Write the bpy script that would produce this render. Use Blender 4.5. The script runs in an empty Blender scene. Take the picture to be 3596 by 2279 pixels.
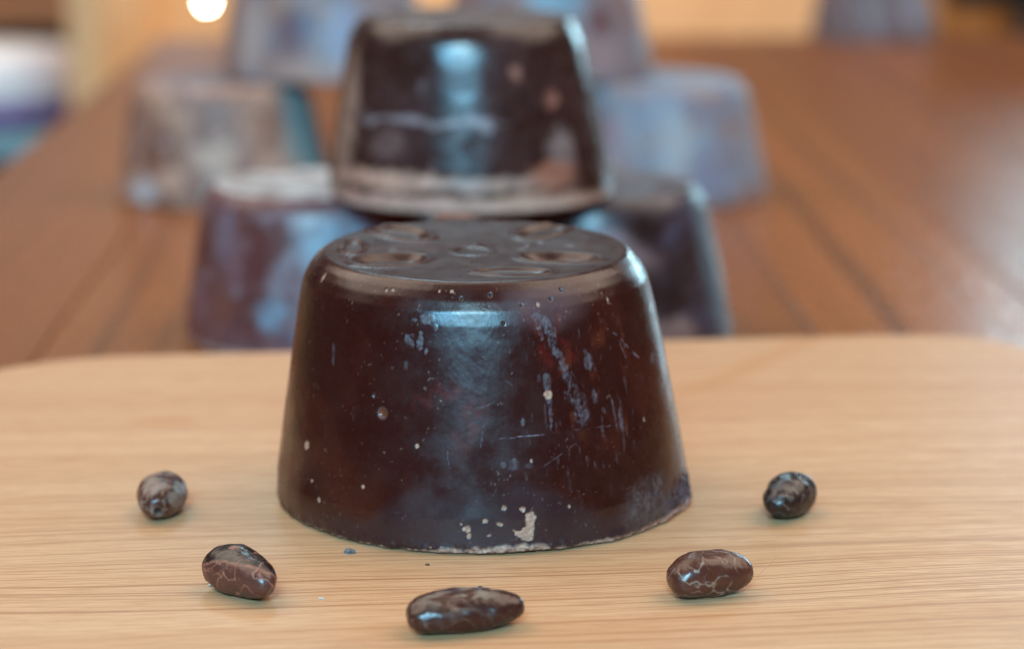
import bpy, bmesh, math, random
import numpy as np
from mathutils import Vector
S = bpy.context.scene
COL = S.collection
R = math.radians

# ------------------------------------------------------------------ camera, world, lamps, exposure
cam = bpy.data.cameras.new("camera"); co = bpy.data.objects.new("camera", cam); COL.objects.link(co)
co.location = (0, 0, .143); co.rotation_euler = (R(90 - 12.1), 0, 0)
cam.sensor_width = 36; cam.lens = 85.2; cam.clip_start = .01; cam.clip_end = 60
cam.dof.use_dof = True; cam.dof.focus_distance = .459; cam.dof.aperture_fstop = 10.0; cam.dof.aperture_blades = 0
S.camera = co
S.view_settings.view_transform = 'Standard'; S.view_settings.look = 'None'
S.view_settings.exposure = 0.0; S.view_settings.gamma = 1
S.render.engine = 'CYCLES'
S.cycles.use_denoising = True; S.cycles.filter_width = 1.0
S.cycles.max_bounces = 8; S.cycles.caustics_reflective = False; S.cycles.caustics_refractive = False
W = bpy.data.worlds.new("World"); S.world = W; W.use_nodes = True
bg = W.node_tree.nodes['Background']; bg.inputs[0].default_value = (.78, .50, .35, 1); bg.inputs[1].default_value = .15


def lamp(name, loc, target, sx, sy, power, col, shape='RECTANGLE'):
    l = bpy.data.lights.new(name, 'AREA'); l.shape = shape; l.size = sx; l.size_y = sy
    l.energy = power; l.color = col
    o = bpy.data.objects.new(name, l); COL.objects.link(o); o.location = loc
    o.rotation_euler = (Vector(target) - Vector(loc)).to_track_quat('-Z', 'Y').to_euler()
    return o


lamp("window_light_front", (-.20, -1.30, .97), (0, .5, .03), 1.45, .50, 54, (.22, .66, 1.0), 'ELLIPSE')
lamp("front_hotspot_fill", (-.10, -1.30, 1.16), (0, .5, .03), .50, .16, 33, (.50, .87, 1.0), 'ELLIPSE')  # small extra lamp added to brighten the highlight on the block's shoulder
lamp("back_glint_fill", (-.25, 2.95, 1.75), (-.1, .6, 0), .6, .22, 8, (.55, .86, 1.0))  # unseen lamp added to put glints on the petal lips
lamp("window_light_back_right", (1.10, 3.0, .34), (1.10, 0, .34), 1.0, .46, 33, (.50, .84, 1.0))
lamp("overhead_fill_right", (1.20, 1.0, 1.78), (.0, .55, 0), 2.0, 1.8, 35, (1.0, .84, .68))  # added overhead fill for the board, off to the side of the front shoulder
lamp("overhead_fill_left", (-1.20, 1.05, 1.78), (-.05, .55, 0), 2.0, 1.8, 35, (1.0, .85, .70))  # matching fill added on the left, lights the board from above
lamp("window_light_back_left", (-.75, 3.0, .21), (-.75, 0, .21), .8, .24, .5, (.84, .93, 1.0))
lamp("far_zone_fill", (-.2, 2.3, 2.2), (-.2, 2.4, 0), 3.4, 1.4, 11, (1.0, .80, .62))  # unseen fill added to lift the far table, shelf and tub
lamp("wainscot_fill", (.0, 2.55, .55), (.0, 3.15, -.1), 2.2, .2, 10, (1.0, .80, .56))  # out-of-view strip added to brighten the wainscot


# ------------------------------------------------------------------ helpers
def lin(r, g, b):
    f = lambda c: (c / 255 / 12.92) if c / 255 <= .04045 else ((c / 255 + .055) / 1.055) ** 2.4
    return np.array([f(r), f(g), f(b)])


def tag(o, label=None, cat=None, group=None, kind=None):
    for k, v in (('label', label), ('category', cat), ('group', group), ('kind', kind)):
        if v: o[k] = v
    return o


def empty(name, loc, rz=0):
    o = bpy.data.objects.new(name, None); COL.objects.link(o); o.location = loc; o.rotation_euler = (0, 0, rz)
    o.empty_display_size = .01
    return o


def link(name, me, mat=None, parent=None, loc=(0, 0, 0)):
    o = bpy.data.objects.new(name, me); COL.objects.link(o); o.location = loc
    if mat and not me.materials: me.materials.append(mat)
    if parent: o.parent = parent
    return o


def box_bm(bm, x0, x1, y0, y1, z0, z1, bev=0, seg=2):
    vs = [bm.verts.new(p) for p in ((x0, y0, z0), (x1, y0, z0), (x1, y1, z0), (x0, y1, z0), (x0, y0, z1), (x1, y0, z1), (x1, y1, z1), (x0, y1, z1))]
    fs = [bm.faces.new([vs[i] for i in q]) for q in ((0, 3, 2, 1), (4, 5, 6, 7), (0, 1, 5, 4), (1, 2, 6, 5), (2, 3, 7, 6), (3, 0, 4, 7))]
    if bev:
        es = list({e for f in fs for e in f.edges})
        bmesh.ops.bevel(bm, geom=es, offset=bev, segments=seg, profile=.5, affect='EDGES')


def box(name, x0, x1, y0, y1, z0, z1, mat, parent=None, bev=.002):
    bm = bmesh.new(); box_bm(bm, x0, x1, y0, y1, z0, z1, bev)
    me = bpy.data.meshes.new(name); bm.to_mesh(me); bm.free()
    return link(name, me, mat, parent)


def lathe(name, prof, n, mat, parent=None, loc=(0, 0, 0), smooth=True):
    v, f = [], []
    for r, z in prof:
        for i in range(n):
            a = 2 * math.pi * i / n; v.append((r * math.cos(a), r * math.sin(a), z))
    for j in range(len(prof) - 1):
        for i in range(n):
            k = (i + 1) % n; f.append((j * n + i, j * n + k, (j + 1) * n + k, (j + 1) * n + i))
    f.append(tuple(range(n - 1, -1, -1))); f.append(tuple(range((len(prof) - 1) * n, len(prof) * n)))
    me = bpy.data.meshes.new(name); me.from_pydata(v, [], f)
    if smooth: me.polygons.foreach_set('use_smooth', [True] * len(me.polygons))
    return link(name, me, mat, parent, loc)


# numpy gradient noise ------------------------------------------------
def _hash(ix, iy, iz, seed):
    h = (ix * 374761393 + iy * 668265263 + iz * 2147483647 + seed * 1274126177) & 0xFFFFFFFF
    h = ((h ^ (h >> 13)) * 1274126177) & 0xFFFFFFFF
    h = ((h ^ (h >> 16)) * 2246822519) & 0xFFFFFFFF
    return h ^ (h >> 15)


def noise(P, scale, seed=0):
    p = P * scale
    i = np.floor(p).astype(np.int64); f = p - i
    u = f * f * f * (f * (f * 6 - 15) + 10)
    out = np.zeros(len(p))
    for dx in (0, 1):
        for dy in (0, 1):
            for dz in (0, 1):
                h = _hash(i[:, 0] + dx, i[:, 1] + dy, i[:, 2] + dz, seed)
                gx = (h & 1023) / 511.5 - 1; gy = ((h >> 10) & 1023) / 511.5 - 1; gz = ((h >> 20) & 1023) / 511.5 - 1
                d = gx * (f[:, 0] - dx) + gy * (f[:, 1] - dy) + gz * (f[:, 2] - dz)
                w = (u[:, 0] if dx else 1 - u[:, 0]) * (u[:, 1] if dy else 1 - u[:, 1]) * (u[:, 2] if dz else 1 - u[:, 2])
                out += w * d
    return out * 1.25


def fbm(P, scale, seed=0, oct=4, gain=.5):
    o = np.zeros(len(P)); a = 1; t = 0
    for k in range(oct):
        o += a * noise(P, scale * 2 ** k, seed + 17 * k); t += a; a *= gain
    return o / t * 1.4


def sst(x, a, b):
    t = np.clip((x - a) / (b - a), 0, 1); return t * t * (3 - 2 * t)


def ell(X, Z, e, soft=.25, wob=0):
    cx, cz, rx, rz, rot = e; a = R(rot); dx = X - cx; dz = Z - cz
    p = (dx * math.cos(a) + dz * math.sin(a)) / rx; q = (-dx * math.sin(a) + dz * math.cos(a)) / rz
    return 1 - sst(np.sqrt(p * p + q * q) + wob, 1 - soft, 1 + soft)


def segd(X, Z, pts):
    d = np.full(len(X), 1e9); tt = np.zeros(len(X)); n = len(pts) - 1
    for k in range(n):
        (ax, az), (bx, bz) = pts[k], pts[k + 1]
        vx, vz = bx - ax, bz - az; L = vx * vx + vz * vz + 1e-9
        t = np.clip(((X - ax) * vx + (Z - az) * vz) / L, 0, 1)
        dd = np.hypot(X - ax - t * vx, Z - az - t * vz)
        m = dd < d; d[m] = dd[m]; tt[m] = (k + t[m]) / n
    return d, tt


def polyd(X, Z, pts):
    ins = np.zeros(len(X), bool); n = len(pts)
    for k in range(n):
        (ax, az), (bx, bz) = pts[k], pts[(k + 1) % n]
        c = ((az > Z) != (bz > Z)) & (X < (bx - ax) * (Z - az) / (bz - az + 1e-12) + ax)
        ins ^= c
    d, _ = segd(X, Z, list(pts) + [pts[0]])
    return np.where(ins, -d, d)


def mixc(c, col, m):
    return c * (1 - m[:, None]) + np.asarray(col)[None, :] * m[:, None]


# ------------------------------------------------------------------ node helpers
def newmat(name):
    m = bpy.data.materials.new(name); m.use_nodes = True
    nt = m.node_tree; b = nt.nodes['Principled BSDF']
    return m, nt, b


class NT:
    def __init__(s, nt): s.nt = nt
    def n(s, t, **kw):
        x = s.nt.nodes.new(t)
        for k, v in kw.items(): setattr(x, k, v)
        return x
    def l(s, a, b): s.nt.links.new(a, b)
    def val(s, sock, v):
        if hasattr(v, 'is_linked'): s.l(v, sock)
        else: sock.default_value = v
    def math(s, op, a, b=None, c=None, clamp=False):
        x = s.n('ShaderNodeMath', operation=op); x.use_clamp = clamp
        s.val(x.inputs[0], a)
        if b is not None: s.val(x.inputs[1], b)
        if c is not None: s.val(x.inputs[2], c)
        return x.outputs[0]
    def mix(s, f, a, b):
        x = s.n('ShaderNodeMix', data_type='RGBA'); s.val(x.inputs[0], f)
        for i, v in ((6, a), (7, b)):
            if hasattr(v, 'is_linked'): s.l(v, x.inputs[i])
            else: x.inputs[i].default_value = tuple(v)[:3] + (1,)
        return x.outputs[2]
    def ramp(s, f, a, b, lo=0., hi=1.):
        x = s.n('ShaderNodeMapRange', interpolation_type='SMOOTHSTEP')
        s.val(x.inputs[0], f); x.inputs[1].default_value = a; x.inputs[2].default_value = b
        x.inputs[3].default_value = lo; x.inputs[4].default_value = hi
        return x.outputs[0]
    def noise(s, vec, scale, detail=4, rough=.55, dist=0):
        x = s.n('ShaderNodeTexNoise'); s.l(vec, x.inputs['Vector']); x.inputs['Scale'].default_value = scale
        x.inputs['Detail'].default_value = detail; x.inputs['Roughness'].default_value = rough
        x.inputs['Distortion'].default_value = dist
        return x.outputs[0]
    def mapv(s, vec, loc=(0, 0, 0), rot=(0, 0, 0), scale=(1, 1, 1)):
        x = s.n('ShaderNodeMapping'); s.l(vec, x.inputs[0]); x.inputs[1].default_value = loc
        x.inputs[2].default_value = rot; x.inputs[3].default_value = scale
        return x.outputs[0]
    def bump(s, h, strength, dist, normal=None):
        x = s.n('ShaderNodeBump'); s.l(h, x.inputs['Height']); x.inputs['Strength'].default_value = strength
        x.inputs['Distance'].default_value = dist
        if normal: s.l(normal, x.inputs['Normal'])
        return x.outputs[0]


def cacao_mat(name, speck=1.0, bumpd=.00006):
    """point colour + roughness attributes, fine specks and relief on top"""
    m, nt, b = newmat(name); g = NT(nt)
    tc = g.n('ShaderNodeTexCoord').outputs['Object']
    ca = g.n('ShaderNodeAttribute', attribute_name='tone').outputs['Color']
    ra = g.n('ShaderNodeAttribute', attribute_name='matte').outputs['Fac']
    fn = g.noise(tc, 700, 3, .6)
    base = g.mix(g.ramp(fn, .45, .75, 0, .10), ca, (.05, .024, .02))
    vo = g.n('ShaderNodeTexVoronoi'); g.l(tc, vo.inputs['Vector']); vo.inputs['Scale'].default_value = 520
    sep = g.n('ShaderNodeSeparateColor'); g.l(vo.outputs['Color'], sep.inputs[0])
    rad = g.math('MULTIPLY', g.math('POWER', sep.outputs[0], 6.0), .14)
    cl = g.ramp(g.noise(tc, 110, 3, .6), .50, .66)
    dot = g.math('MULTIPLY', g.math('LESS_THAN', vo.outputs['Distance'], rad), cl)
    dot = g.math('MULTIPLY', dot, speck)
    base = g.mix(dot, base, (.22, .12, .085))
    g.l(base, b.inputs['Base Color'])
    rn = g.noise(tc, 160, 4, .6)
    ro = g.math('ADD', ra, g.ramp(rn, .3, .7, -.06, .08))
    ro = g.math('ADD', ro, g.math('MULTIPLY', dot, .3), clamp=True)
    g.l(ro, b.inputs['Roughness'])
    b.inputs['IOR'].default_value = 1.47; b.inputs['Specular IOR Level'].default_value = .52
    b1 = g.bump(g.noise(tc, 520, 5, .62), .4, bumpd)
    sc = g.noise(g.mapv(tc, rot=(.2, .1, .5), scale=(1, 1, .12)), 2400, 2, .5)
    b2 = g.bump(sc, .35, bumpd * .5, b1)
    g.l(b2, b.inputs['Normal'])
    return m


CACAO = cacao_mat("cacao_paste", speck=.8); BEANM = cacao_mat("cacao_bean_shell", speck=.5, bumpd=.00022)


def wood_mat(name, light, mid, dark, axis_rot=0., freq=1., rough=.5, bumpd=.00012, coat=0., rnd=0., fine=0., warp_amt=.035):
    m, nt, b = newmat(name); g = NT(nt)
    tc = g.n('ShaderNodeTexCoord').outputs['Object']
    v = g.mapv(tc, rot=(0, 0, axis_rot))
    if rnd:
        oi = g.n('ShaderNodeObjectInfo').outputs['Random']
        add = g.n('ShaderNodeVectorMath', operation='ADD'); g.l(v, add.inputs[0])
        cx = g.n('ShaderNodeCombineXYZ'); g.l(g.math('MULTIPLY', oi, 37.), cx.inputs[0]); g.l(g.math('MULTIPLY', oi, 11.), cx.inputs[1]); g.l(cx.outputs[0], add.inputs[1])
        v = add.outputs[0]
    warp = g.noise(g.mapv(v, scale=(3.2, 9, 9)), 1, 2, .5)
    sx = g.n('ShaderNodeSeparateXYZ'); g.l(v, sx.inputs[0])
    yy = g.math('ADD', sx.outputs[1], g.math('MULTIPLY', warp, warp_amt))
    cv = g.n('ShaderNodeCombineXYZ'); g.l(g.math('MULTIPLY', sx.outputs[0], .55), cv.inputs[0]); g.l(yy, cv.inputs[1]); g.l(sx.outputs[2], cv.inputs[2])
    rings = g.noise(g.mapv(cv.outputs[0], scale=(1.2, 150 * freq, 20)), 1, 2, .5)
    wide = g.noise(g.mapv(cv.outputs[0], scale=(1.5, 34 * freq, 8)), 1, 2, .5)
    fib = g.noise(g.mapv(v, scale=(85, 800 * freq, 300)), 1, 3, .65)
    line = g.ramp(rings, .54, .70)
    c = g.mix(g.ramp(wide, .3, .72), light, mid)
    c = g.mix(g.math('MULTIPLY', line, .28 if fine else .75), c, dark)
    if fine:
        w2 = g.noise(g.mapv(v, scale=(14, 60, 60)), 1, 2, .5)
        y2 = g.math('ADD', yy, g.math('MULTIPLY', w2, .0022)); cv2 = g.n('ShaderNodeCombineXYZ')
        g.l(g.math('MULTIPLY', sx.outputs[0], .6), cv2.inputs[0]); g.l(y2, cv2.inputs[1]); g.l(sx.outputs[2], cv2.inputs[2])
        r2 = g.noise(g.mapv(cv2.outputs[0], scale=(2.5, 760, 20)), 1, 1, .5)
        dens = g.ramp(g.noise(g.mapv(v, scale=(3, 22, 5)), 1, 1, .5), .30, .65, .35, 1)
        c = g.mix(g.math('MULTIPLY', g.math('MULTIPLY', g.ramp(r2, .50, .66), dens), .88), c, dark)
        c = g.mix(g.ramp(g.noise(g.mapv(v, scale=(4, 16, 5), loc=(3, 1, 0)), 1, 2, .5), .48, .75, 0, .35), c, (.50, .26, .13))
    c = g.mix(g.ramp(fib, .40, .70, 0, .55), c, dark)
    if rnd:
        c = g.mix(g.ramp(oi, 0., 1., 0, rnd), c, dark)
    g.l(c, b.inputs['Base Color'])
    g.l(g.ramp(fib, .3, .7, rough - .05, rough + .1), b.inputs['Roughness'])
    b.inputs['Coat Weight'].default_value = coat; b.inputs['Coat Roughness'].default_value = .22
    h = g.math('ADD', g.math('MULTIPLY', fib, .8), g.math('MULTIPLY', rings, -.9))
    g.l(g.bump(h, .5, bumpd), b.inputs['Normal'])
    return m, g, b, c, v


def plain_mat(name, col, rough=.6, var=.12, scale=20):
    m, nt, b = newmat(name); g = NT(nt)
    tc = g.n('ShaderNodeTexCoord').outputs['Object']
    n = g.noise(tc, scale, 4, .6)
    c2 = tuple(max(0, x * (1 - var * 2)) for x in col)
    g.l(g.mix(g.ramp(n, .3, .7), col, c2), b.inputs['Base Color']); b.inputs['Roughness'].default_value = rough
    return m


# ------------------------------------------------------------------ setting
floor_m, *_ = wood_mat("floor_wood", (.30, .33, .33), (.24, .27, .28), (.16, .18, .19), R(90), .3, .5)
box("floor", -3.2, 3.2, -1.0, 3.25, -.80, -.77, floor_m, bev=0)["kind"] = "structure"
wall_m, *_ = wood_mat("wall_wood", (.84, .48, .24), (.78, .42, .20), (.64, .32, .14), R(90), .25, .5)
wl = box("wall", -3.2, 3.2, 3.15, 3.25, -.77, 2.3, plain_mat("taupe_paint", (.11, .095, .085), .8, .05), bev=0); wl["kind"] = "structure"
box("wainscot", -3.2, 3.2, 3.125, 3.1495, -.77, .03, wall_m, wl, .004)

# ------------------------------------------------------------------ table
plank_m, g, b, c, v = wood_mat("table_wood", (.34, .108, .026), (.25, .073, .017), (.10, .032, .010), R(90), .55, .28, .00015, coat=0, rnd=.30, warp_amt=.010)
b.inputs['Specular IOR Level'].default_value = .35
TROT = .027
table = empty("table", (0, 0, -.77), TROT)
tag(table, "long varnished brown plank table under the board and the stacked blocks", "table")
pm = None
for k in range(11):
    x0 = -.2045 + k * .08
    if pm is None:
        bm = bmesh.new(); box_bm(bm, .0003, .0797, -.12, 1.74, -.028, 0, .0007, 2)
        pm = bpy.data.meshes.new("plank"); bm.to_mesh(pm); bm.free(); pm.materials.append(plank_m)
    o = link("plank", pm, None, table, (x0, 0, .75))
dk = plain_mat("table_underside", (.05, .02, .012), .7)
box("apron", -.19, .66, -.05, 1.68, .64, .7215, dk, table)
for x in (-.17, .60):
    for y in (.0, 1.6):
        box("leg", x, x + .06, y, y + .06, 0, .6395, dk, table)

# ------------------------------------------------------------------ board
board_m, g, b, c, v = wood_mat("board_wood", (.585, .326, .176), (.535, .276, .138), (.34, .140, .060), R(-5), 1.7, .42, .00010, fine=1.)
# orange streak and blotch that the board carries
sxy = g.n('ShaderNodeSeparateXYZ'); tcb = g.n('ShaderNodeTexCoord').outputs['Object']; g.l(tcb, sxy.inputs[0])
wob = g.math('MULTIPLY', g.noise(tcb, 60, 3), .006)
dl = g.math('ABSOLUTE', g.math('ADD', g.math('SUBTRACT', g.math('MULTIPLY', g.math('SUBTRACT', sxy.outputs[1], .5876), .525), g.math('MULTIPLY', g.math('SUBTRACT', sxy.outputs[0], .041), .85)), wob))
st = g.math('MULTIPLY', g.ramp(dl, .0005, .0065, .55, 0), g.ramp(sxy.outputs[1], .575, .60))
ex = g.math('POWER', g.math('MULTIPLY', g.math('ADD', sxy.outputs[0], .0832), 95.), 2.)
ey = g.math('POWER', g.math('MULTIPLY', g.math('ADD', sxy.outputs[1], -.5577), 150.), 2.)
bl = g.ramp(g.math('ADD', g.math('ADD', ex, ey), g.math('MULTIPLY', wob, 60)), .1, 1.3, .5, 0)
c2 = g.mix(g.math('MAXIMUM', st, bl), c, (.45, .19, .06))
g.l(c2, b.inputs['Base Color'])


def chaikin(p, it):
    p = np.array(p, float)
    for _ in range(it):
        q = np.roll(p, -1, 0); a = .75 * p + .25 * q; bb = .25 * p + .75 * q
        p = np.empty((2 * len(a), 2)); p[0::2] = a; p[1::2] = bb
    return p


outl = [(-.150, .588), (-.1422, .603), (-.1335, .6133), (-.1235, .6222), (-.1132, .6270), (-.1024, .6300), (-.0585, .6345), (0, .6420), (.0462, .6490),
        (.0817, .6530), (.1053, .6552), (.1235, .6545), (.1325, .6490), (.1398, .6390), (.1465, .622), (.1500, .60), (.160, .50), (.174, .36), (.172, .335), (.158, .322), (.0, .305), (-.130, .288), (-.147, .295), (-.152, .312), (-.158, .40), (-.158, .52), (-.156, .565)]
poly = chaikin(outl, 3)[::-1]
bm = bmesh.new(); vs = [bm.verts.new((x, y, -.02)) for x, y in poly]; fb = bm.faces.new(vs)
bmesh.ops.recalc_face_normals(bm, faces=[fb])
ext = bmesh.ops.extrude_face_region(bm, geom=[fb])
tv = [e for e in ext['geom'] if isinstance(e, bmesh.types.BMVert)]
bmesh.ops.translate(bm, vec=(0, 0, .02), verts=tv)
bmesh.ops.recalc_face_normals(bm, faces=bm.faces)
es = [e for e in bm.edges if abs(e.verts[0].co.z - e.verts[1].co.z) < 1e-6]
bmesh.ops.bevel(bm, geom=es, offset=.0022, segments=4, profile=.5, affect='EDGES')
for f in bm.faces: f.smooth = len(f.verts) < 6
me = bpy.data.meshes.new("wooden_board"); bm.to_mesh(me); bm.free()
tag(link("wooden_board", me, board_m), "pale wooden board with rounded corners lying on the brown table", "cutting board")


# ------------------------------------------------------------------ cacao blocks
def grid_mesh(name, V, nt_, nr, col, matte, mat, cap_bottom=True):
    """V: (nr*nt_) ring grid, last ring = centre point"""
    n = len(V)
    i = np.arange(nt_); k = (i + 1) % nt_
    quads = []
    for j in range(nr - 1):
        quads.append(np.stack([j * nt_ + i, j * nt_ + k, (j + 1) * nt_ + k, (j + 1) * nt_ + i], 1))
    q = np.concatenate(quads)
    me = bpy.data.meshes.new(name)
    nq = len(q); caps = 2 if cap_bottom else 1
    me.vertices.add(n); me.vertices.foreach_set('co', V.astype(np.float32).ravel())
    loops = q.ravel(); starts = np.arange(nq) * 4
    top = (nr - 1) * nt_ + i; ex = [top]
    if cap_bottom: ex.append(i[::-1])
    tot = np.concatenate([loops] + ex); st = list(starts); p = nq * 4
    for e in ex: st.append(p); p += len(e)
    me.loops.add(len(tot)); me.loops.foreach_set('vertex_index', tot.astype(np.int32))
    me.polygons.add(len(st)); me.polygons.foreach_set('loop_start', np.array(st, np.int32))
    me.update(calc_edges=True); me.validate()
    me.polygons.foreach_set('use_smooth', [True] * len(me.polygons))
    a = me.attributes.new('tone', 'FLOAT_COLOR', 'POINT')
    a.data.foreach_set('color', np.concatenate([np.clip(col, 0, 1), np.ones((n, 1))], 1).astype(np.float32).ravel())
    a = me.attributes.new('matte', 'FLOAT', 'POINT'); a.data.foreach_set('value', np.clip(matte, 0, 1).astype(np.float32))
    me.materials.append(mat)
    return me


PROF = [(.0423, 0), (.0429, .0004), (.0434, .0012), (.0434, .003), (.0431, .007), (.0415, .0165), (.0399, .0255), (.0383, .0342), (.0372, .0398), (.0364, .0434), (.0356, .0460), (.0345, .0480), (.0332, .0496), (.0319, .0506), (.0310, .0509), (.028, .0509), (.015, .0504), (.0004, .0503)]


def resample(prof, n, rs=1., hs=1.):
    p = np.array(prof) * np.array([rs, hs]); d = np.r_[0, np.cumsum(np.hypot(*np.diff(p, axis=0).T))]
    t = np.linspace(0, d[-1], n * 4)
    r = np.interp(t, d, p[:, 0]); z = np.interp(t, d, p[:, 1])
    k = np.exp(-np.linspace(-2, 2, 2 * (n // 30) + 1) ** 2); k /= k.sum(); h = len(k) // 2
    r2 = np.convolve(np.pad(r, h, 'edge'), k, 'valid'); z2 = np.convolve(np.pad(z, h, 'edge'), k, 'valid')
    w = np.interp(t, d, np.clip((p[:, 0] / p[0, 0]) ** .5, .35, 1))  # denser on the flank
    c = np.cumsum(w); s = np.interp(np.linspace(c[0], c[-1], n), c, np.arange(len(t)))
    return np.interp(s, np.arange(len(t)), r2), np.interp(s, np.arange(len(t)), z2)


def block(name, loc, paint, seed, nt_=256, nr=110, rs=1., hs=1., rot=0., shear=-.0015, rear=0., taper=0.):
    r, z = resample(PROF, nr, rs, hs)
    r = r * (1 - taper * z / .05)
    th = np.linspace(-math.pi, math.pi, nt_, endpoint=False)
    U, Rr = np.meshgrid(th, r); _, Z = np.meshgrid(th, z)
    U = U.ravel(); Rr = Rr.ravel(); Z = Z.ravel()
    base = np.stack([Rr * np.sin(U), -Rr * np.cos(U), Z], 1)
    Nn = np.gradient(np.stack([r, z], 1), axis=0); nn = np.stack([Nn[:, 1], -Nn[:, 0]], 1); nn /= np.linalg.norm(nn, axis=1)[:, None] + 1e-9
    nr_ = np.repeat(nn[:, 0], nt_); nz_ = np.repeat(nn[:, 1], nt_)
    N = np.stack([nr_ * np.sin(U), -nr_ * np.cos(U), nz_], 1)
    P = base * 1000 + seed * 31.7                      # millimetres, offset by seed
    X = U * 40.; Zm = Z * 1000 / hs
    col, matte, disp = paint(P, X, Zm, Rr * 1000 / rs, base * 1000, nr_)
    # uneven crumbly foot
    foot = 1 - sst(Zm, .6, 3.2)
    out = foot * (fbm(P * [1, 1, .3], .22, seed + 5, 4) * .8 + .32 * fbm(P, .75, seed + 6, 3) + .15)
    V = base + N * ((disp + .13 * fbm(P, .06, seed + 9, 3)) / 1000)[:, None]
    V[:, 0] += out / 1000 * np.sin(U); V[:, 1] -= out / 1000 * np.cos(U)
    lift = np.clip(fbm(np.stack([np.cos(U) * 40, np.sin(U) * 40, U * 0], 1) + seed * 7.3, .09, seed + 3, 4) * .55 + .05, 0, .8) * (1 - sst(Zm, .0, 5))
    V[:, 2] = np.maximum(V[:, 2], 0) + lift / 1000
    V[:, 2] *= 1 + rear * (V[:, 1] / .03 + 1) / 2 if rear else 1
    V[:, 0] += shear * V[:, 2] / .05
    me = grid_mesh(name, V, nt_, nr, col, matte, CACAO)
    o = link(name, me, None, None, loc); o.rotation_euler = (0, 0, rot)
    # settle on what it stands on
    return o, V[:, 2].max()


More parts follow.
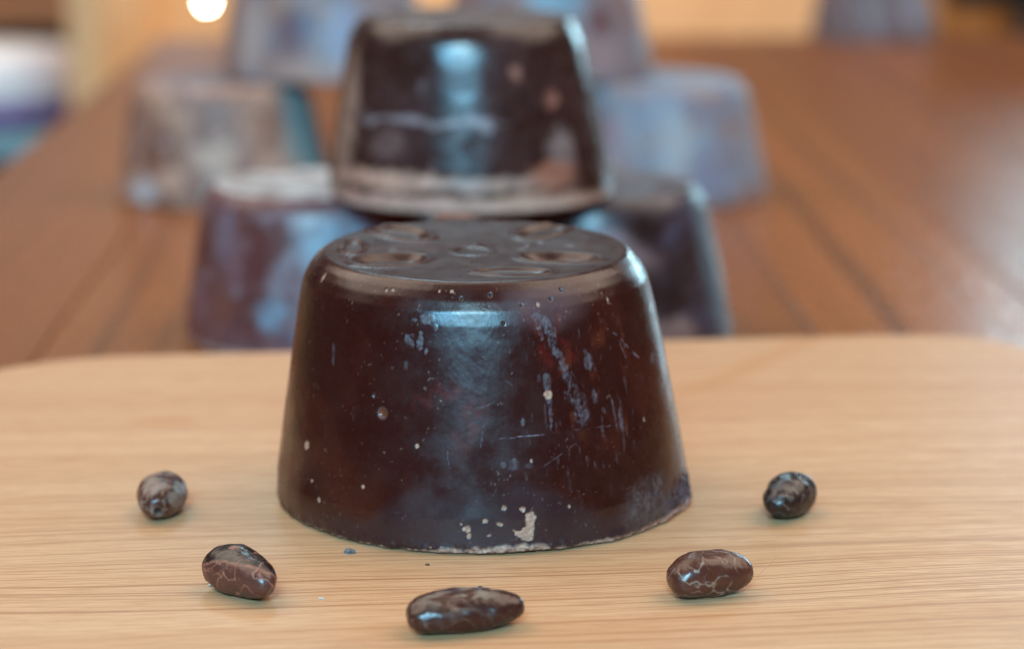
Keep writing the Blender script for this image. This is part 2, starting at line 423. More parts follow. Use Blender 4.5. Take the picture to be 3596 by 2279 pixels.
DARK = lin(44, 10, 8); MAROON = lin(78, 24, 16); BLOOM = lin(94, 83, 90); TAN = lin(190, 150, 128)
SLATE = lin(62, 44, 47)
FEAT={
 'flakes':[(-10.28,44.6,1.52,0.87,0),(-13.02,44.24,0.67,0.39,0),(-8.3,42.95,0.47,0.68,0),(-14.3,40.4,0.62,1.07,20),(-13.34,39.81,0.38,0.87,20),(-11.51,40.48,0.67,1.74,0),(-10.21,38.57,0.29,0.63,0),(-13.13,41.31,0.29,0.39,0),(-33.65,35.23,0.47,2.42,8),(46.66,32.15,1.04,0.87,40),(49.65,28.76,0.29,0.39,0),(25.27,28.51,0.67,1.45,0),(24.85,35.26,1.14,1.55,0),(29.76,24.21,0.33,3.0,2),(31.25,22.99,0.62,2.42,0),(27.01,25.61,0.47,0.58,0),(9.1,25.33,0.33,0.87,0),(24.57,37.2,0.43,0.58,0),(6.77,17.45,1.04,1.07,0),(9.81,17.07,0.76,0.58,0),(4.89,17.53,0.47,0.78,0),(-14.57,35.58,0.47,0.78,0)],
 'blob':[(20.16,29.84,1.71,1.94,0),(21.45,26.84,1.71,2.66,0),(22.03,24.87,1.04,1.45,0)],
 'streakA':[(13.61,44.75),(15.94,43.7),(17.12,41.03),(16.79,39.17),(17.93,36.95),(19.04,34.72),(19.73,33.12)],
 'streakA2':[(13.61,44.75),(14.19,43.35),(14.79,41.2)],
 'streakB':[(14.76,33.19),(14.81,31.31),(14.83,28.95),(14.92,26.11),(14.68,23.52)],
 'redA':[(11.53,45.52),(13.33,43.18),(14.3,39.36),(15.27,35.51),(15.59,33.61)],
 'redA2':[(18.84,43.71),(19.44,39.89),(21.1,36.88)],
 'redB':[(-11.23,28.75),(-7.21,30.36),(-3.72,31.87)],
 'redC':[(-0.38,28.17),(-0.95,24.88),(-2.44,22.06)],
 'wedge':[(-5.68,35.57),(-3.1,38.44),(0.14,36.84),(3.07,34.94),(2.43,31.66),(1.16,30.51),(-2.23,32.14),(-5.19,33.72)],
 'chip':[(5.89,5.21),(6.98,4.7),(8.3,5.55),(8.53,8.17),(9.68,8.34),(10.42,7.32),(9.87,6.18),(9.7,3.08),(8.68,2.51),(7.58,2.96),(6.5,3.99)],
 'chips':[(-2.42,5.32,0.71,0.63,0),(-2.01,4.03,0.38,0.53,0),(3.6,6.26,0.52,0.44,0),(7.88,8.93,0.43,0.44,0),(-39.77,16.37,0.95,0.82,30),(14.71,30.13,0.9,0.73,0),(4.59,9.3,0.47,0.39,0),(1.05,6.91,0.43,0.34,0),(1.62,4.05,0.29,0.29,0),(-3.29,6.26,0.24,0.24,0)],
 'pits':[(-19.34,26.13,0.71,0.73,0),(-21.49,29.21,0.24,0.29,0),(4.01,48.94,0.33,0.29,0),(21.39,49.01,0.38,0.29,0),(18.02,47.7,0.38,0.29,0),(10.73,46.92,0.24,0.24,0),(6.42,43.93,0.29,0.19,0),(-2.67,48.36,0.29,0.24,0)],
 'spots':[(-5.01,49.51,0.38,0.29,0),(14.65,46.94,0.43,0.39,0),(38.52,21.75,0.29,0.39,0),(-11.71,20.7,0.38,0.39,0),(-22.79,11.59,0.33,0.34,0),(-9.04,1.41,0.29,0.29,0),(-21.3,48.89,0.38,0.24,0),(-19.53,49.02,0.43,0.24,0),(-8.01,49.52,0.24,0.19,0),(16.9,8.67,0.29,0.29,0),(33.6,45.82,0.33,0.34,0),(10.12,17.98,0.24,0.29,0),(-36.74,10.01,0.29,0.29,0),(-44.03,48.39,0.43,0.78,10),(-33.97,6.78,0.33,0.39,0)],
 'scr':[[(4.2,22.64),(8.04,22.67),(11.97,22.65)],[(11.97,22.65),(19.23,22.83),(28.11,22.64)],[(12.44,16.63),(16.12,18.66),(20.66,20.73)],[(33.1,39.68),(37.36,36.1),(42.26,32.26)],[(33.94,39.32),(34.87,36.5),(36.0,34.36)],[(35.29,38.14),(38.87,34.6),(40.56,33.56)],[(-26.45,27.62),(-26.23,23.81)],[(1.08,28.17),(4.56,29.75),(5.04,29.49)],[(-1.35,28.15),(2.55,28.62)],[(-4.29,26.23),(-5.79,19.15),(-5.35,16.81)],[(1.44,24.87),(0.6,21.13)],[(7.69,32.21),(4.79,34.2)]],
 'bot':[(-54.61,1.44),(-31.64,5.32),(-22.44,5.62),(-14.87,11.43),(-10.04,13.04),(-5.38,12.33),(1.41,11.04),(5.18,14.0),(8.48,14.78),(13.15,13.49),(17.31,10.45),(20.14,8.16),(25.42,6.33),(31.34,8.34),(37.33,8.49),(47.44,6.39)],
}



def paint_main(P, X, Z, Rr, B, nr_):
    n = len(X); side = sst(nr_, .55, .8)
    X0 = X; Xw = X + fbm(P, .55, 3, 4, .7) * 1.1; Zw = Z + fbm(P, .55, 4, 4, .7) * 1.1
    Xf = X + fbm(P, 1.6, 5, 2) * .28; Zf = Z + fbm(P, 1.6, 6, 2) * .28
    col = np.tile(DARK, (n, 1)); mt = np.full(n, .265); ds = np.zeros(n)
    # broad red-brown mottling
    m = sst(fbm(P, .075, 11, 4), -.05, .45) * .55
    col = mixc(col, MAROON * .62, m)
    m = sst(fbm(P * [1, 1, .45], .35, 12, 4), .12, .5) * sst(X, 8, 18) * (1 - sst(X, 34, 46)) * sst(Z, 17, 26) * (1 - sst(Z, 42, 48)) * side
    col = mixc(col, lin(84, 32, 18), m * .7)
    for k, w in (('redA', .9), ('redA2', .8), ('redB', 1.2), ('redC', 1.9)):
        d, t = segd(Xw + fbm(P, .25, 13, 3) * 1.6, Zw + fbm(P, .25, 14, 3) * 1.6, FEAT[k]); m = (1 - sst(d, 0, w * 2.2)) * side * sst(fbm(P * [1, 1, .6], .7, 15, 4), -.45, .25)
        col = mixc(col, lin(92, 24, 20), m * .5)
    # thin greyish film, stronger towards the foot
    bx = [p[0] for p in FEAT['bot']]; bz = [p[1] for p in FEAT['bot']]
    edge = np.interp(Xw, bx, bz)
    m = (1 - sst(Zw - edge + 1.2 * fbm(P, .18, 23, 4), -2.6, 1.2)) * side
    m *= .75 + .25 * sst(fbm(P, .16, 21, 4), -.4, .4)
    m *= .55 + .45 * sst(X, -34, -8)
    col = mixc(col, SLATE * .7, m * .7); mt += m * .03
    m = ell(X, Z, (1, 29, 14, 14, 0), .7) * sst(fbm(P, .12, 22, 4), -.3, .4) * side
    col = mixc(col, SLATE * .6, m * .25)
    m = ell(X, Z, (17, 47, 9, 4, 0), .6) * side
    col = mixc(col, lin(98, 66, 68), m * .5); mt += m * .12
    m = ell(Xw, Zw, (37, 5.5, 8, 5, 8), .4) * side
    m *= .25 + .75 * sst(fbm(P, .6, 24, 4, .7), -.2, .4); col = mixc(col, lin(104, 90, 90) * .8, m * .7); mt += m * .22
    # matte worn wedge with strokes
    d = polyd(Xf, Zf, FEAT['wedge']); m = 1 - sst(d, -.3, .15)
    col = mixc(col, lin(86, 76, 88), m * .10 * sst(fbm(P, .4, 32, 3), -.3, .3)); mt += m * .03
    s = fbm(np.stack([X * .8 + Z * .75, (Z * .8 - X * .75) * .13, X * 0], 1), 1.5, 31, 3); ds += m * s * .025
    # bloom
    tex = .62 + .38 * sst(fbm(P, 1.3, 41, 3), -.35, .35)
    bm_ = np.zeros(n)
    for k, e in enumerate(FEAT['flakes']):
        bm_ = np.maximum(bm_, ell(Xf, Zf, e, .22, .25 * fbm(P, .9, 43, 2)) * (.45 if k in (8, 19, 20, 21, 18) else .95))
    for e in FEAT['blob']:
        bm_ = np.maximum(bm_, ell(Xw, Zw, e, .3, .45 * fbm(P, .8, 44, 3)) * sst(fbm(P * [1, 1, .6], .9, 45, 3), -.35, .05))
    for k, w in (('streakA', 1.15), ('streakA2', .7)):
        d, t = segd(Xw, Zw, FEAT[k]); bm_ = np.maximum(bm_, (1 - sst(d, w * .55, w)) * sst(fbm(P, .8, 46, 3), -.45, -.05))
    d, t = segd(Xf, Zf, FEAT['streakB']); w = .9 * (1 - t) + .18; bm_ = np.maximum(bm_, (1 - sst(d / w, .6, 1.1)) * .8)
    # soft dashes raining down right of the middle
    m = sst(fbm(P * [1, 1, .22], .9, 47, 2), .33, .5) * ell(X, Z, (24, 28, 14, 16, 0), .5) * side
    bm_ = np.maximum(bm_, m * .5)
    bm_ *= side * (.25 + .75 * sst(fbm(P, .75, 55, 4, .7), -.2, .2))
    col = mixc(col, BLOOM, bm_ * tex * .75); mt += bm_ * .32; ds += bm_ * (.06 + .10 * fbm(P, 1.1, 48, 3))
    # right of the streak the surface is gouged
    m = ell(X, Z, (19, 37, 5, 9, 0), .5) * side; ds -= m * .22 * np.abs(fbm(P * [1, 1, .3], .5, 49, 3))
    # scratches
    for k, s in enumerate(FEAT['scr']):
        d, t = segd(X + fbm(P, .2, 51, 2) * .3, Z + fbm(P, .2, 52, 2) * .3, s)
        m = (1 - sst(d, .02, .13)) * side * (.6 if k in (0, 3, 4, 5) else .22) * sst(fbm(P, .5, 53, 2), -.3, .3)
        col = mixc(col, lin(140, 128, 140), m); ds -= m * .03
    # tan chips
    tan = np.zeros(n)
    tan = np.maximum(tan, 1 - sst(polyd(Xf, Zf, FEAT['chip']), -.12, .12))
    for e in FEAT['chips']: tan = np.maximum(tan, ell(Xf, Zf, e, .2, .3 * fbm(P, 1.2, 61, 2)))
    for e in FEAT['spots']: tan = np.maximum(tan, ell(Xf, Zf, e, .25))
    tan *= sst(nr_, .2, .4)
    ct = lin(168, 124, 104) * (.72 + .5 * sst(fbm(P, 1.8, 62, 3), -.4, .4))[:, None]
    col = col * (1 - tan[:, None]) + ct * tan[:, None]; mt += tan * .45; ds += tan * (-.12 + .22 * fbm(P, 1.5, 63, 3))
    # foot: crumbly light edge
    e = fbm(P * [1, 1, .4], .5, 71, 4)
    hgt = np.interp(X, [-55, -25, -12, -6, 2, 11, 13, 22, 33, 50, 60], [.4, .5, .8, 1.3, 1.8, 2.0, .9, 1.2, 1.3, 2.8, .6])
    m = (1 - sst(Z - e * .9, hgt * .6, hgt * 1.15)) * side
    cf = lin(176, 136, 118) * (.55 + .75 * sst(fbm(P, 1.4, 72, 3), -.5, .4))[:, None]
    col = col * (1 - (m * .9)[:, None]) + cf * (m * .9)[:, None]; mt += m * .4; ds += m * .35 * fbm(P, .9, 73, 3)
    m = (ell(X, Z, (52, 3.2, 9, 3.6, 0), .5)); ds += m * (.35 + .9 * fbm(P, .55, 74, 4, .6)); col = mixc(col, lin(100, 92, 112), m * .40 * sst(fbm(P, .5, 75, 3), -.4, .2)); mt += m * .3
    # fine scattered flecks just below the shoulder
    m = sst(fbm(P, 1.5, 81, 2), .42, .55) * sst(fbm(P, .2, 82, 3), -.05, .25) * sst(Z, 40, 46) * (1 - sst(Z, 49.6, 50.2)) * sst(nr_, .2, .5)
    m2 = sst(fbm(P, 1.3, 83, 2), .50, .60) * sst(fbm(P, .15, 84, 3), .0, .3) * side
    m3 = sst(fbm(P, 1.4, 85, 2), .44, .55) * sst(fbm(P, .2, 86, 3), -.1, .3) * ell(X, Z, (10, 8, 24, 8, 0), .4)
    m = np.maximum(np.maximum(m * .8, m2 * .4), m3 * .55)
    col = mixc(col, lin(140, 104, 90), m * .7); mt += m * .3
    # pits
    for k, e in enumerate(FEAT['pits']):
        a = ell(X, Z, e, .3); rim = ell(X, Z, (e[0], e[1], e[2] * 1.6, e[3] * 1.6, 0), .3) * (1 - a)
        col = mixc(col, lin(120, 90, 84), rim * .4); col = mixc(col, lin(110, 50, 24) if k == 0 else lin(12, 5, 5), a); ds -= a * .45
        mt += rim * .2
    # ---- top: shallow petals and a centre ring pressed by the mould
    top = 1 - sst(nr_, .1, .45); bxm, bym = B[:, 0], B[:, 1]
    def pet(cx, cy, a, L, Wd):
        ca, sa = math.cos(R(a)), math.sin(R(a)); p = ((bxm - cx) * ca + (bym - cy) * sa) / L; q = (-(bxm - cx) * sa + (bym - cy) * ca) / Wd
        return np.sqrt(p * p + q * q)
    for cx, cy, a, L, Wd in ((-17.0, -10.5, 30, 8.2, 5.2), (17.6, -7.6, -20, 8.4, 4.6), (-16.5, 17, -44, 8.2, 4.8), (14.5, 19.5, 52, 8.0, 4.6), (-25.5, 2, 90, 6.5, 2.6), (7.5, -21.5, -8, 7.5, 3.4)):
        d = pet(cx, cy, a, L, Wd) + .06 * fbm(P, .2, 91, 2)
        dep = .9 if cy < 15 else .7
        if cy in (2, -21.5): dep = .3
        ds += top * (-dep * 1.1 * (1 - sst(d, .62, .98)) + .40 * np.exp(-((d - 1.08) / .12) ** 2))
        ins = (1 - sst(d, .6, .95)) * top
        col = mixc(col, lin(46, 18, 13), ins * .4)
        if cx == 17.6: col = mixc(col, lin(88, 38, 18), ins * .6 * sst(fbm(P, .5, 92, 3), -.2, .3))
    d = np.hypot(bxm + .6, bym - .2)
    ds += top * (.22 * fbm(P, .045, 94, 3) + .34 * np.exp(-((d - 4.2) / .6) ** 2) * .6 - .1 * (1 - sst(d, 3.0, 4.2)) + .3 * np.exp(-(np.hypot(bxm, bym - 6.2) / 1.3) ** 2))
    m = sst(fbm(P, .25, 93, 4), -.1, .5) * top; col = mixc(col, lin(80, 54, 50), m * .16); mt += top * .05 + m * .06
    for cx, cy, rr in ((11, 6, .9), (14, 9, .8), (20, 5, 1.), (10, 2.5, .9), (-17, 1, .9)):
        m = np.exp(-(np.hypot(bxm - cx, bym - cy) / rr) ** 2) * top; ds += m * .18; col = mixc(col, BLOOM, m * .5)
    ds += .016 * fbm(P, .35, 95, 3) + .010 * fbm(P, 1.2, 96, 3)
    return col, mt, ds


MAIN, hmain = block("cacao_block", (-.00609, .4955, .0), paint_main, 1, 1150, 330, hs=1.02, rear=.036)
tag(MAIN, "dark glossy cacao block standing alone on the pale wooden board", "cacao block", "moulded cacao paste blocks")


WB = np.array([1.05, .92, .80])


def stack_paint(seed, base, alt, film, film_lo, patches, rough=.34, foot=.6, toptone=None):
    """patches: (u_mm, z_mm, ru, rz, rot, colour, strength) on the flank"""
    def f(P, X, Z, Rr, B, nr_, base=base, alt=alt, film=film):
        n = len(X); side = sst(nr_, .5, .8)
        base, alt, film = base * WB, alt * WB, film * WB
        col = np.tile(base, (n, 1)); mt = np.full(n, rough)
        m = sst(fbm(P, .07, seed + 1, 4), -.25, .35); col = mixc(col, alt, m * .8)
        fn = fbm(P, .1, seed + 2, 5); m = sst(fn, film_lo, film_lo + .35)
        col = mixc(col, film, m * .9); mt += m * .2
        m = sst(fbm(P, .25, seed + 3, 4), .0, .4); col = mixc(col, base * .55, m * .6)
        m = sst(fbm(P, .5, seed + 13, 4), .1, .5); col = mixc(col, film * .9, m * .4)
        Xw = X + fbm(P, .2, seed + 4, 3) * 2.2; Zw = Z + fbm(P, .2, seed + 5, 3) * 2.2
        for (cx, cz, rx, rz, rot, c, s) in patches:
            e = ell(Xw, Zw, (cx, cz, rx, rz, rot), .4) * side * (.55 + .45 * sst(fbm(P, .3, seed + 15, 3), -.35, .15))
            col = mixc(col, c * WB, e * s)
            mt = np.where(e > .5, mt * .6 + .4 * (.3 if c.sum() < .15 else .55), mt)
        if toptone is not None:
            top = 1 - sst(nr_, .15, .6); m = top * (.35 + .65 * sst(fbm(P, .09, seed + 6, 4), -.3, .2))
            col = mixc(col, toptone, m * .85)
        e = fbm(P * [1, 1, .4], .3, seed + 7, 4)
        m = (1 - sst(Z - e * 1.5, 1.2, 3.0)) * side * foot
        col = mixc(col, lin(186, 152, 138), m)
        ds = .16 * fbm(P, .09, seed + 8, 3) + .035 * fbm(P, .5, seed + 9, 3)
        return col, mt, ds
    return f


G = "moulded cacao paste blocks"
PINK = lin(156, 128, 122); LAV = lin(122, 124, 146); BLUE = lin(112, 134, 160); PALE = lin(196, 192, 190); BLK = lin(38, 18, 18); MAR = lin(86, 42, 38)
TZ = -.02
# front row, two side by side
p = stack_paint(100, lin(92, 52, 52), lin(112, 80, 90), lin(120, 104, 118), .12, [
    (10, 36, 12, 10, 0, BLUE, .85), (14, 22, 10, 6, 10, LAV, .6), (-17, 31, 5, 8, -15, lin(84, 36, 34), .9), (-12, 41, 12, 4, 0, MAR, .6), (-12, 15, 5, 5, 20, BLUE, .8),
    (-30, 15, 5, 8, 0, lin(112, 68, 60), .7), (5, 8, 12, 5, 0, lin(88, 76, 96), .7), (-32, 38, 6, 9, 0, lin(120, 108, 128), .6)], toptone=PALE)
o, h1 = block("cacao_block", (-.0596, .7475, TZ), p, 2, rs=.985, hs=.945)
tag(o, "maroon cacao block with bluish bloom, bottom left of the front pair in the stack", "cacao block", G)
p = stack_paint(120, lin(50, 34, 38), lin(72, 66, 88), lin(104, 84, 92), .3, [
    (5, 38, 9, 4, 0, lin(138, 112, 120), .8), (16, 41, 7, 4, 0, BLK, .95), (12, 31, 10, 5, -10, lin(126, 98, 102), .8), (47, 26, 8, 26, 0, lin(84, 108, 126), .7), (20, 22, 8, 9, 0, BLK, .9), (22, 8, 9, 5, 0, lin(132, 100, 98), .85), (0, 15, 12, 12, 0, lin(70, 68, 90), .7)], rough=.3, foot=.2, toptone=lin(112, 112, 122))  # tall teal patch at the right edge is a window reflection put into the colour
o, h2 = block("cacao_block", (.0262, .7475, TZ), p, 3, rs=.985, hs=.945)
tag(o, "dark cacao block with black patches, bottom right of the front pair in the stack", "cacao block", G)
hA = max(h1, h2)
p = stack_paint(140, lin(48, 26, 24), lin(62, 40, 42), lin(96, 76, 82), .42, [
    (-12, 25, 22, 1.0, 1.5, lin(150, 138, 150), .75), (6, 24, 2, 2, 0, lin(140, 130, 145), .7), (16, 38, 2.2, 2.2, 0, lin(150, 104, 96), .8), (28, 30, 2.4, 2.4, 0, lin(160, 106, 96), .8),
    (-24, 8.5, 22, 2.4, 1, lin(186, 148, 136), 1.0), (10, 8, 20, 2.0, 0, lin(160, 132, 126), .9), (-20, 2.6, 26, 2.2, 1, lin(182, 144, 136), 1.0), (20, 2.6, 22, 2.4, 0, lin(170, 138, 126), 1.0), (26, 10, 8, 4, 8, lin(150, 96, 80), .8), (-44, 22, 6, 20, 0, lin(156, 128, 120), .75),
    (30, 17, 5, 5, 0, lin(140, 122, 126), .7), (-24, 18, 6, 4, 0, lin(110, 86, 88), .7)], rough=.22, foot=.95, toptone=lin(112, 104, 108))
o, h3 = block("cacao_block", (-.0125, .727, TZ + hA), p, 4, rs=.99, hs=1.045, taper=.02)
tag(o, "dark shiny cacao block with a pinkish chipped foot, resting on top of the front pair", "cacao block", G)
# back row
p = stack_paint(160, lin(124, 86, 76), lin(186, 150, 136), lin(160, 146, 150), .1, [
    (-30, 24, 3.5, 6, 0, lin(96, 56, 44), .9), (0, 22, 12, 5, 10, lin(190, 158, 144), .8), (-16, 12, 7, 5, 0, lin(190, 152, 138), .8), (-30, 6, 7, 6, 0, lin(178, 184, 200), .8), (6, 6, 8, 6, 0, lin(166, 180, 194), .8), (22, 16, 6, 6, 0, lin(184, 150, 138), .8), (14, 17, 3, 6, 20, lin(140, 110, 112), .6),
    (50, 24, 17, 40, 0, lin(112, 150, 164), 1.0)], rough=.5, foot=.2, toptone=lin(104, 104, 118))  # teal strip on the right flank: window reflection painted into the tone
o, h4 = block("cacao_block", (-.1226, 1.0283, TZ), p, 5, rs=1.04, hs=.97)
tag(o, "pale pinkish bloomed cacao block at the left end of the back row", "cacao block", G)
p = stack_paint(180, MAR, lin(110, 80, 84), lin(130, 116, 126), .1, [], toptone=PINK)
o, h5 = block("cacao_block", (-.0215, 1.062, TZ), p, 6, rs=1.0, hs=.97)
tag(o, "brown cacao block in the middle of the back row, hidden behind the shiny upper block", "cacao block", G)
p = stack_paint(200, LAV, lin(150, 118, 112), lin(138, 148, 164), .05, [
    (16, 18, 8, 12, 0, lin(120, 122, 148), .8), (4, 28, 6, 14, 0, lin(166, 166, 176), .7), (-22, 30, 5, 8, 0, lin(150, 122, 142), .7), (-26, 16, 8, 8, 0, lin(164, 156, 166), .7)], rough=.5, foot=.3, toptone=lin(126, 148, 170))
o, h6 = block("cacao_block", (.0640, 1.0283, TZ), p, 7, rs=1.035, hs=.98)
tag(o, "lavender grey bloomed cacao block at the right end of the back row", "cacao block", G)
p = stack_paint(220, lin(130, 114, 122), lin(158, 124, 114), lin(124, 134, 156), .08, [
    (-10, 22, 7, 10, 0, lin(94, 62, 76), .9), (-4, 25, 5, 7, 0, lin(90, 96, 124), .8), (12, 20, 8, 16, 0, lin(142, 158, 192), .8), (-2, 5, 18, 4, 0, lin(176, 140, 132), .7), (-30, 20, 7, 16, 0, lin(172, 160, 164), .7)], rough=.5, foot=.3, toptone=LAV)
zB = TZ + max(h4, h5)
o, h7 = block("cacao_block", (-.0795, 1.045, zB), p, 8, rs=1.03, hs=.97)
tag(o, "pale lavender cacao block with a dark blotch, upper left at the back of the stack", "cacao block", G)
p = stack_paint(240, lin(130, 116, 126), lin(138, 102, 98), lin(120, 140, 166), .12, [
    (22, 26, 5, 7, 0, lin(96, 44, 46), .9), (20, 12, 10, 8, 0, lin(150, 122, 126), .8), (2, 36, 14, 8, 0, lin(112, 156, 186), .8), (-12, 30, 6, 8, 0, lin(150, 110, 104), .7)], rough=.45, foot=.3, toptone=BLUE)
o, h8 = block("cacao_block", (.0155, 1.040, TZ + max(h5, h6)), p, 9, rs=1.03, hs=.97)
tag(o, "bluish cacao block with a small maroon spot, upper right at the back of the stack", "cacao block", G)
p = stack_paint(260, lin(112, 98, 106), lin(104, 92, 100), lin(132, 134, 152), .1, [(26, 26, 9, 22, 0, lin(150, 160, 186), .8), (0, 8, 24, 6, 0, lin(108, 78, 80), .7)], rough=.5, foot=.2, toptone=LAV)
o, h9 = block("cacao_block", (.2577, 1.735, TZ), p, 10, rs=1.02, hs=.97)
tag(o, "grey lavender cacao block alone at the far end of the table", "cacao block", G)


# ------------------------------------------------------------------ cacao beans
def bean(loc, yaw, L, Wd, T, seed, tone, tone2, crack, style, taper=.18, full=.86, label=""):
    nt_, nr = 220, 150
    ph = np.linspace(.004, math.pi - .004, nr); th = np.linspace(0, 2 * math.pi, nt_, endpoint=False)
    TH, PH = np.meshgrid(th, ph); TH = TH.ravel(); PH = PH.ravel()
    s = np.sign(np.cos(PH)) * np.abs(np.cos(PH)) ** .88
    x = -s; rad = np.sin(PH) ** full
    k = 1 - taper * x                                            # one end narrower
    y = rad * np.cos(TH) * k; z = rad * np.sin(TH) * (k ** .8)
    z = np.sign(z) * np.abs(z) ** .93
    B = np.stack([x * L / 2, y * Wd / 2, z * T / 2], 1)
    P = B + seed * 53.1
    nrm = np.stack([x / L, y / Wd, z / T], 1); nrm /= np.linalg.norm(nrm, axis=1)[:, None]
    d = .6 * fbm(P, .15, seed, 3) + .07 * fbm(P, .6, seed + 1, 4)
    bend = -.05 * L * (x * x); B[:, 1] += bend
    # thin pale cracks: zero lines of warped noise
    Pw = P + np.stack([fbm(P, .5, seed + 2, 3), fbm(P, .5, seed + 3, 3), fbm(P, .5, seed + 4, 3)], 1) * .8
    r1 = np.abs(noise(Pw, .24, seed + 5)); r2 = np.abs(noise(Pw, .42, seed + 6))
    w = .022 + .02 * sst(fbm(P, .8, seed + 8, 2), -.3, .5)
    ck = np.maximum((1 - sst(r1, w * .5, w * 1.6)), .8 * (1 - sst(r2, w * .5, w * 1.5)) * sst(fbm(P, .2, seed + 7, 2), -.05, .2))
    ck *= 1 if style == 'split' else sst(fbm(P, .3, seed + 9, 3), -.35, .1)
    n = len(x); col = np.tile(tone * np.array([.66, .55, .50]), (n, 1)); tone2 = tone2 * np.array([.70, .58, .52]); mt = np.full(n, .29)
    m = sst(fbm(P, .2, seed + 10, 4), -.2, .4); col = mixc(col, tone2, m * .8)
    if style == 'mottled':
        m = sst(fbm(P * [1, 1, 1], .45, seed + 11, 4), -.12, .22); col = mixc(col, lin(138, 114, 102), m * .7); mt += m * .2
        hole = np.exp(-(np.hypot(B[:, 1] - .1, B[:, 2] + .12 * T) / (.085 * Wd)) ** 4) * (x > .5)
        d -= hole * 1.0; col = mixc(col, lin(18, 8, 8), np.clip(hole * 1.2, 0, 1))
    if style == 'split':
        e = -(.6 * B[:, 1] + .8 * B[:, 2]) - .1 + .24 * B[:, 0] + 1.1 * fbm(P, .22, seed + 12, 3)
        m = sst(e, -.1, .12); col = mixc(col, lin(30, 15, 15), (1 - m)); col = mixc(col, lin(86, 48, 40) * (.7 + .5 * sst(fbm(P, .3, seed + 19, 3), -.4, .4).mean()), m * .8)
        ck = np.maximum(ck * .9, np.exp(-((e) / .28) ** 2) * (.6 + .4 * sst(fbm(P, .9, seed + 13, 2), -.3, .3)))
    if style == 'flecked':
        m = sst(fbm(P * [.55, 1, 1], .55, seed + 14, 3), -.02, .2) * ell(B[:, 0], B[:, 1], (-1.0, -.8, .34 * L, .36 * Wd, 4), .4) * (z > 0)
        col = mixc(col, lin(160, 138, 120), m * .4); mt += m * .1
        ck *= .35
    if style == 'dark':
        m = sst(fbm(P, .5, seed + 15, 3), .05, .3) * (z > .1) * .6; col = mixc(col, lin(92, 74, 70), m)
        hole = np.exp(-(np.hypot(B[:, 1] - .3, B[:, 2] + .14 * T) / (.10 * Wd)) ** 4) * (x > .5); d -= hole * .5; col = mixc(col, lin(40, 26, 26), hole)
    col = mixc(col, crack, ck * .6); mt += ck * .25; d += ck * .05
    V = (B + nrm * d[:, None]) / 1000
    V[:, 2] = np.where(V[:, 2] < -T * .43e-3, -T * .43e-3 + (V[:, 2] + T * .43e-3) * .35, V[:, 2])
    V[:, 2] -= V[:, 2].min()
    me = grid_mesh("cacao_bean", V, nt_, nr, col, mt, BEANM)
    o = link("cacao_bean", me, None, None, (loc[0], loc[1], .0)); o.rotation_euler = (0, 0, R(yaw))
    return tag(o, label, "cacao bean", "cacao beans set round the block")


CRK = lin(150, 116, 98)
bean((-.0722, .4815), -88, 17.5, 9.8, 8.2, 21, lin(84, 50, 42), lin(100, 66, 56), CRK, 'mottled', .12, label="mottled grey-brown cacao bean lying end-on left of the block, a dark hole in its tip")
bean((-.0492, .4285), -50, 18.6, 9.8, 8.8, 22, lin(96, 52, 42), lin(108, 66, 58), lin(170, 108, 84), 'split', .36, label="two-tone cacao bean, half black and half brown, left of the longest bean")
bean((-.0086, .4100), 17, 21.4, 10.6, 7.4, 23, lin(66, 32, 26), lin(76, 40, 34), CRK, 'flecked', .05, .72, label="longest cacao bean, tan flecked with a blue sheen, lying in front of the block")
bean((.0362, .4288), 22, 16.6, 10.0, 8.4, 24, lin(98, 54, 40), lin(84, 46, 38), lin(160, 130, 112), 'cracked', .06, .78, label="smooth brown cacao bean with thin pale cracks, right of the longest bean")
bean((.0568, .4800), -112, 16.6, 9.8, 8.4, 25, lin(38, 24, 23), lin(50, 34, 32), lin(112, 88, 78), 'dark', .26, label="near-black cracked cacao bean lying end-on to the right of the block")


# ------------------------------------------------------------------ crumbs and a fibre on the board
def crumb(loc, s, seed, c, label):
    rnd = random.Random(seed); bm = bmesh.new(); bmesh.ops.create_icosphere(bm, subdivisions=2, radius=s)
    for v_ in bm.verts:
        k = 1 + rnd.uniform(-.35, .35); v_.co = Vector((v_.co.x * 1.5 * k, v_.co.y * k, max(v_.co.z * .7 * k, -s * .4)))
    zm = min(v_.co.z for v_ in bm.verts)
    for v_ in bm.verts: v_.co.z -= zm
    me = bpy.data.meshes.new("crumb"); bm.to_mesh(me); bm.free()
    return tag(link("crumb", me, plain_mat("crumb_" + str(seed), c, .6, .3, 900), None, (loc[0], loc[1], 0)), label, "crumb")


crumb((-.0319, .4540), .00075, 1, (.16, .14, .15), "grey cacao crumb on the board just in front of the block's left side")
crumb((-.0163, .4464), .0003, 2, (.16, .08, .05), "tiny brown cacao crumb on the board, in front of the block")
crumb((-.0060, .4330), .00025, 4, (.20, .11, .07), "speck of brown cacao on the board between the block and the longest bean")
crumb((-.0352, .4260), .0003, 5, (.70, .62, .52), "tiny pale crumb on the board between the half-black bean and the longest bean")
crumb((-.0563, .4338), .0004, 3, (.75, .70, .66), "tiny white crumb touching the half-black cacao bean")
cu = bpy.data.curves.new("fibre", 'CURVE'); cu.dimensions = '3D'; cu.bevel_depth = .00004; cu.bevel_resolution = 1
sp = cu.splines.new('NURBS'); pts = [(.0523, .4582), (.0519, .4540), (.0502, .4486), (.0478, .4427), (.0468, .4400)]
sp.points.add(len(pts) - 1); sp.use_endpoint_u = True; sp.order_u = 3
for q, (x, y) in zip(sp.points, pts): q.co = (x, y, .00012, 1)
dg = bpy.data.objects.new("tmp", cu); me = bpy.data.meshes.new_from_object(dg); bpy.data.objects.remove(dg)
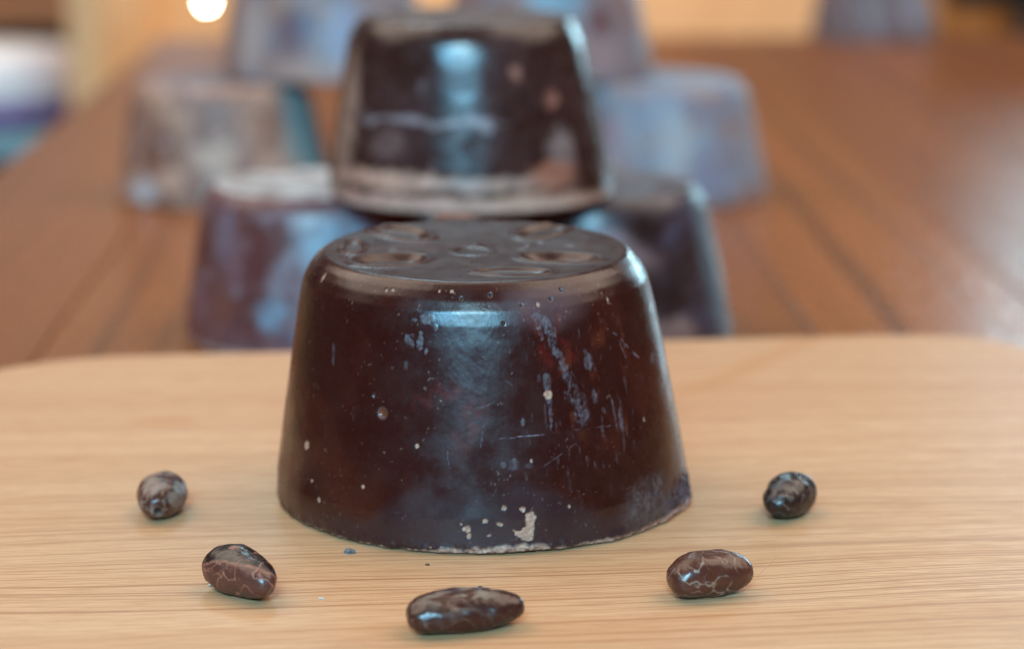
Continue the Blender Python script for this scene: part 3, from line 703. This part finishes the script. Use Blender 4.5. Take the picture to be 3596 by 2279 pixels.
tag(link("fibre", me, plain_mat("fibre_pale", (.66, .46, .29), .5)), "thin pale curved fibre on the board beside the smooth brown bean", "fibre")

# ------------------------------------------------------------------ things beyond the table
shelf_m, *_ = wood_mat("shelf_wood", (.30, .13, .045), (.25, .10, .035), (.15, .06, .02), 0, .4, .5)
teal = plain_mat("teal_paint", (.20, .34, .40), .5)
sh = empty("shelf_unit", (-.685, 2.35, -.77))
tag(sh, "brown wooden shelf unit beyond the table's left edge", "shelf")
box("side_panel", .255, .285, 0, .30, 0, .95, wall_m, sh)
box("side_panel", -.36, -.33, 0, .30, 0, .95, wall_m, sh)
box("shelf_board", -.3295, .2545, .15, .284, .690, .706, shelf_m, sh)
box("shelf_board", -.3295, .2545, .0, .284, .574, .598, teal, sh)
box("back_panel", -.3295, .2545, .285, .30, .40, .949, shelf_m, sh)
pot = empty("tub", (-.545, 2.465, -.1718))
tag(pot, "white tub with a purple base standing in the shelf unit at left", "tub")
whit = plain_mat("white_plastic", (.86, .84, .88), .4, .04); purp = plain_mat("purple_plastic", (.24, .12, .40), .4, .08)
lathe("base", [(.070, .0), (.088, .003), (.097, .010), (.099, .024)], 48, purp, pot)
lathe("body", [(.0985, .0242), (.099, .04), (.097, .066), (.09, .074), (.03, .077)], 48, whit, pot)

lb = empty("light_bulb", (-.338, 2.70, -.071))
tag(lb, "small round white light glowing against the orange wood at upper left", "light")
em, nt, b_ = newmat("lit_bulb"); b_.inputs['Emission Color'].default_value = (1, .95, .76, 1); b_.inputs['Emission Strength'].default_value = 72; b_.inputs['Base Color'].default_value = (.9, .9, .9, 1)
lathe("bulb", [(.0003, -.0035), (.002, -.0029), (.003, -.0012), (.0032, .0003), (.0028, .0018), (.002, .003), (.0014, .0034)], 24, em, lb)
lathe("socket", [(.0018, .0035), (.0022, .0036), (.002, .010), (.0012, .012), (.001, .05)], 16, plain_mat("socket_metal", (.3, .25, .2), .4), lb)

ch = empty("chair", (.66, 2.20, -.77))
tag(ch, "black padded chair beyond the far right corner of the table", "chair")
blk = plain_mat("black_leather", (.012, .010, .011), .5)
box("seat", -.21, .21, -.22, .20, .43, .48, blk, ch, .02)
box("backrest", -.235, .235, .20, .245, .715, 1.12, blk, ch, .02)
for x in (-.16, .14):
    box("back_post", x, x + .02, .21, .232, .4805, .714, blk, ch, .003)
for x in (-.20, .17):
    for y in (-.20, .16):
        box("leg", x, x + .03, y, y + .03, 0, .4295, blk, ch, .003)
cb = empty("cupboard", (.90, 2.92, -.77))
tag(cb, "dark honey wood cupboard standing by the wall behind the black chair", "cupboard")
hon, *_ = wood_mat("honey_wood", (.32, .14, .03), (.26, .105, .02), (.18, .07, .015), R(90), .4, .45)
box("body", -.36, .36, -.18, .18, 0, .95, hon, cb, .004)
box("door", -.35, -.002, -.2, -.1805, .06, .94, hon, cb, .003)
box("door", .002, .35, -.2, -.1805, .06, .94, hon, cb, .003)
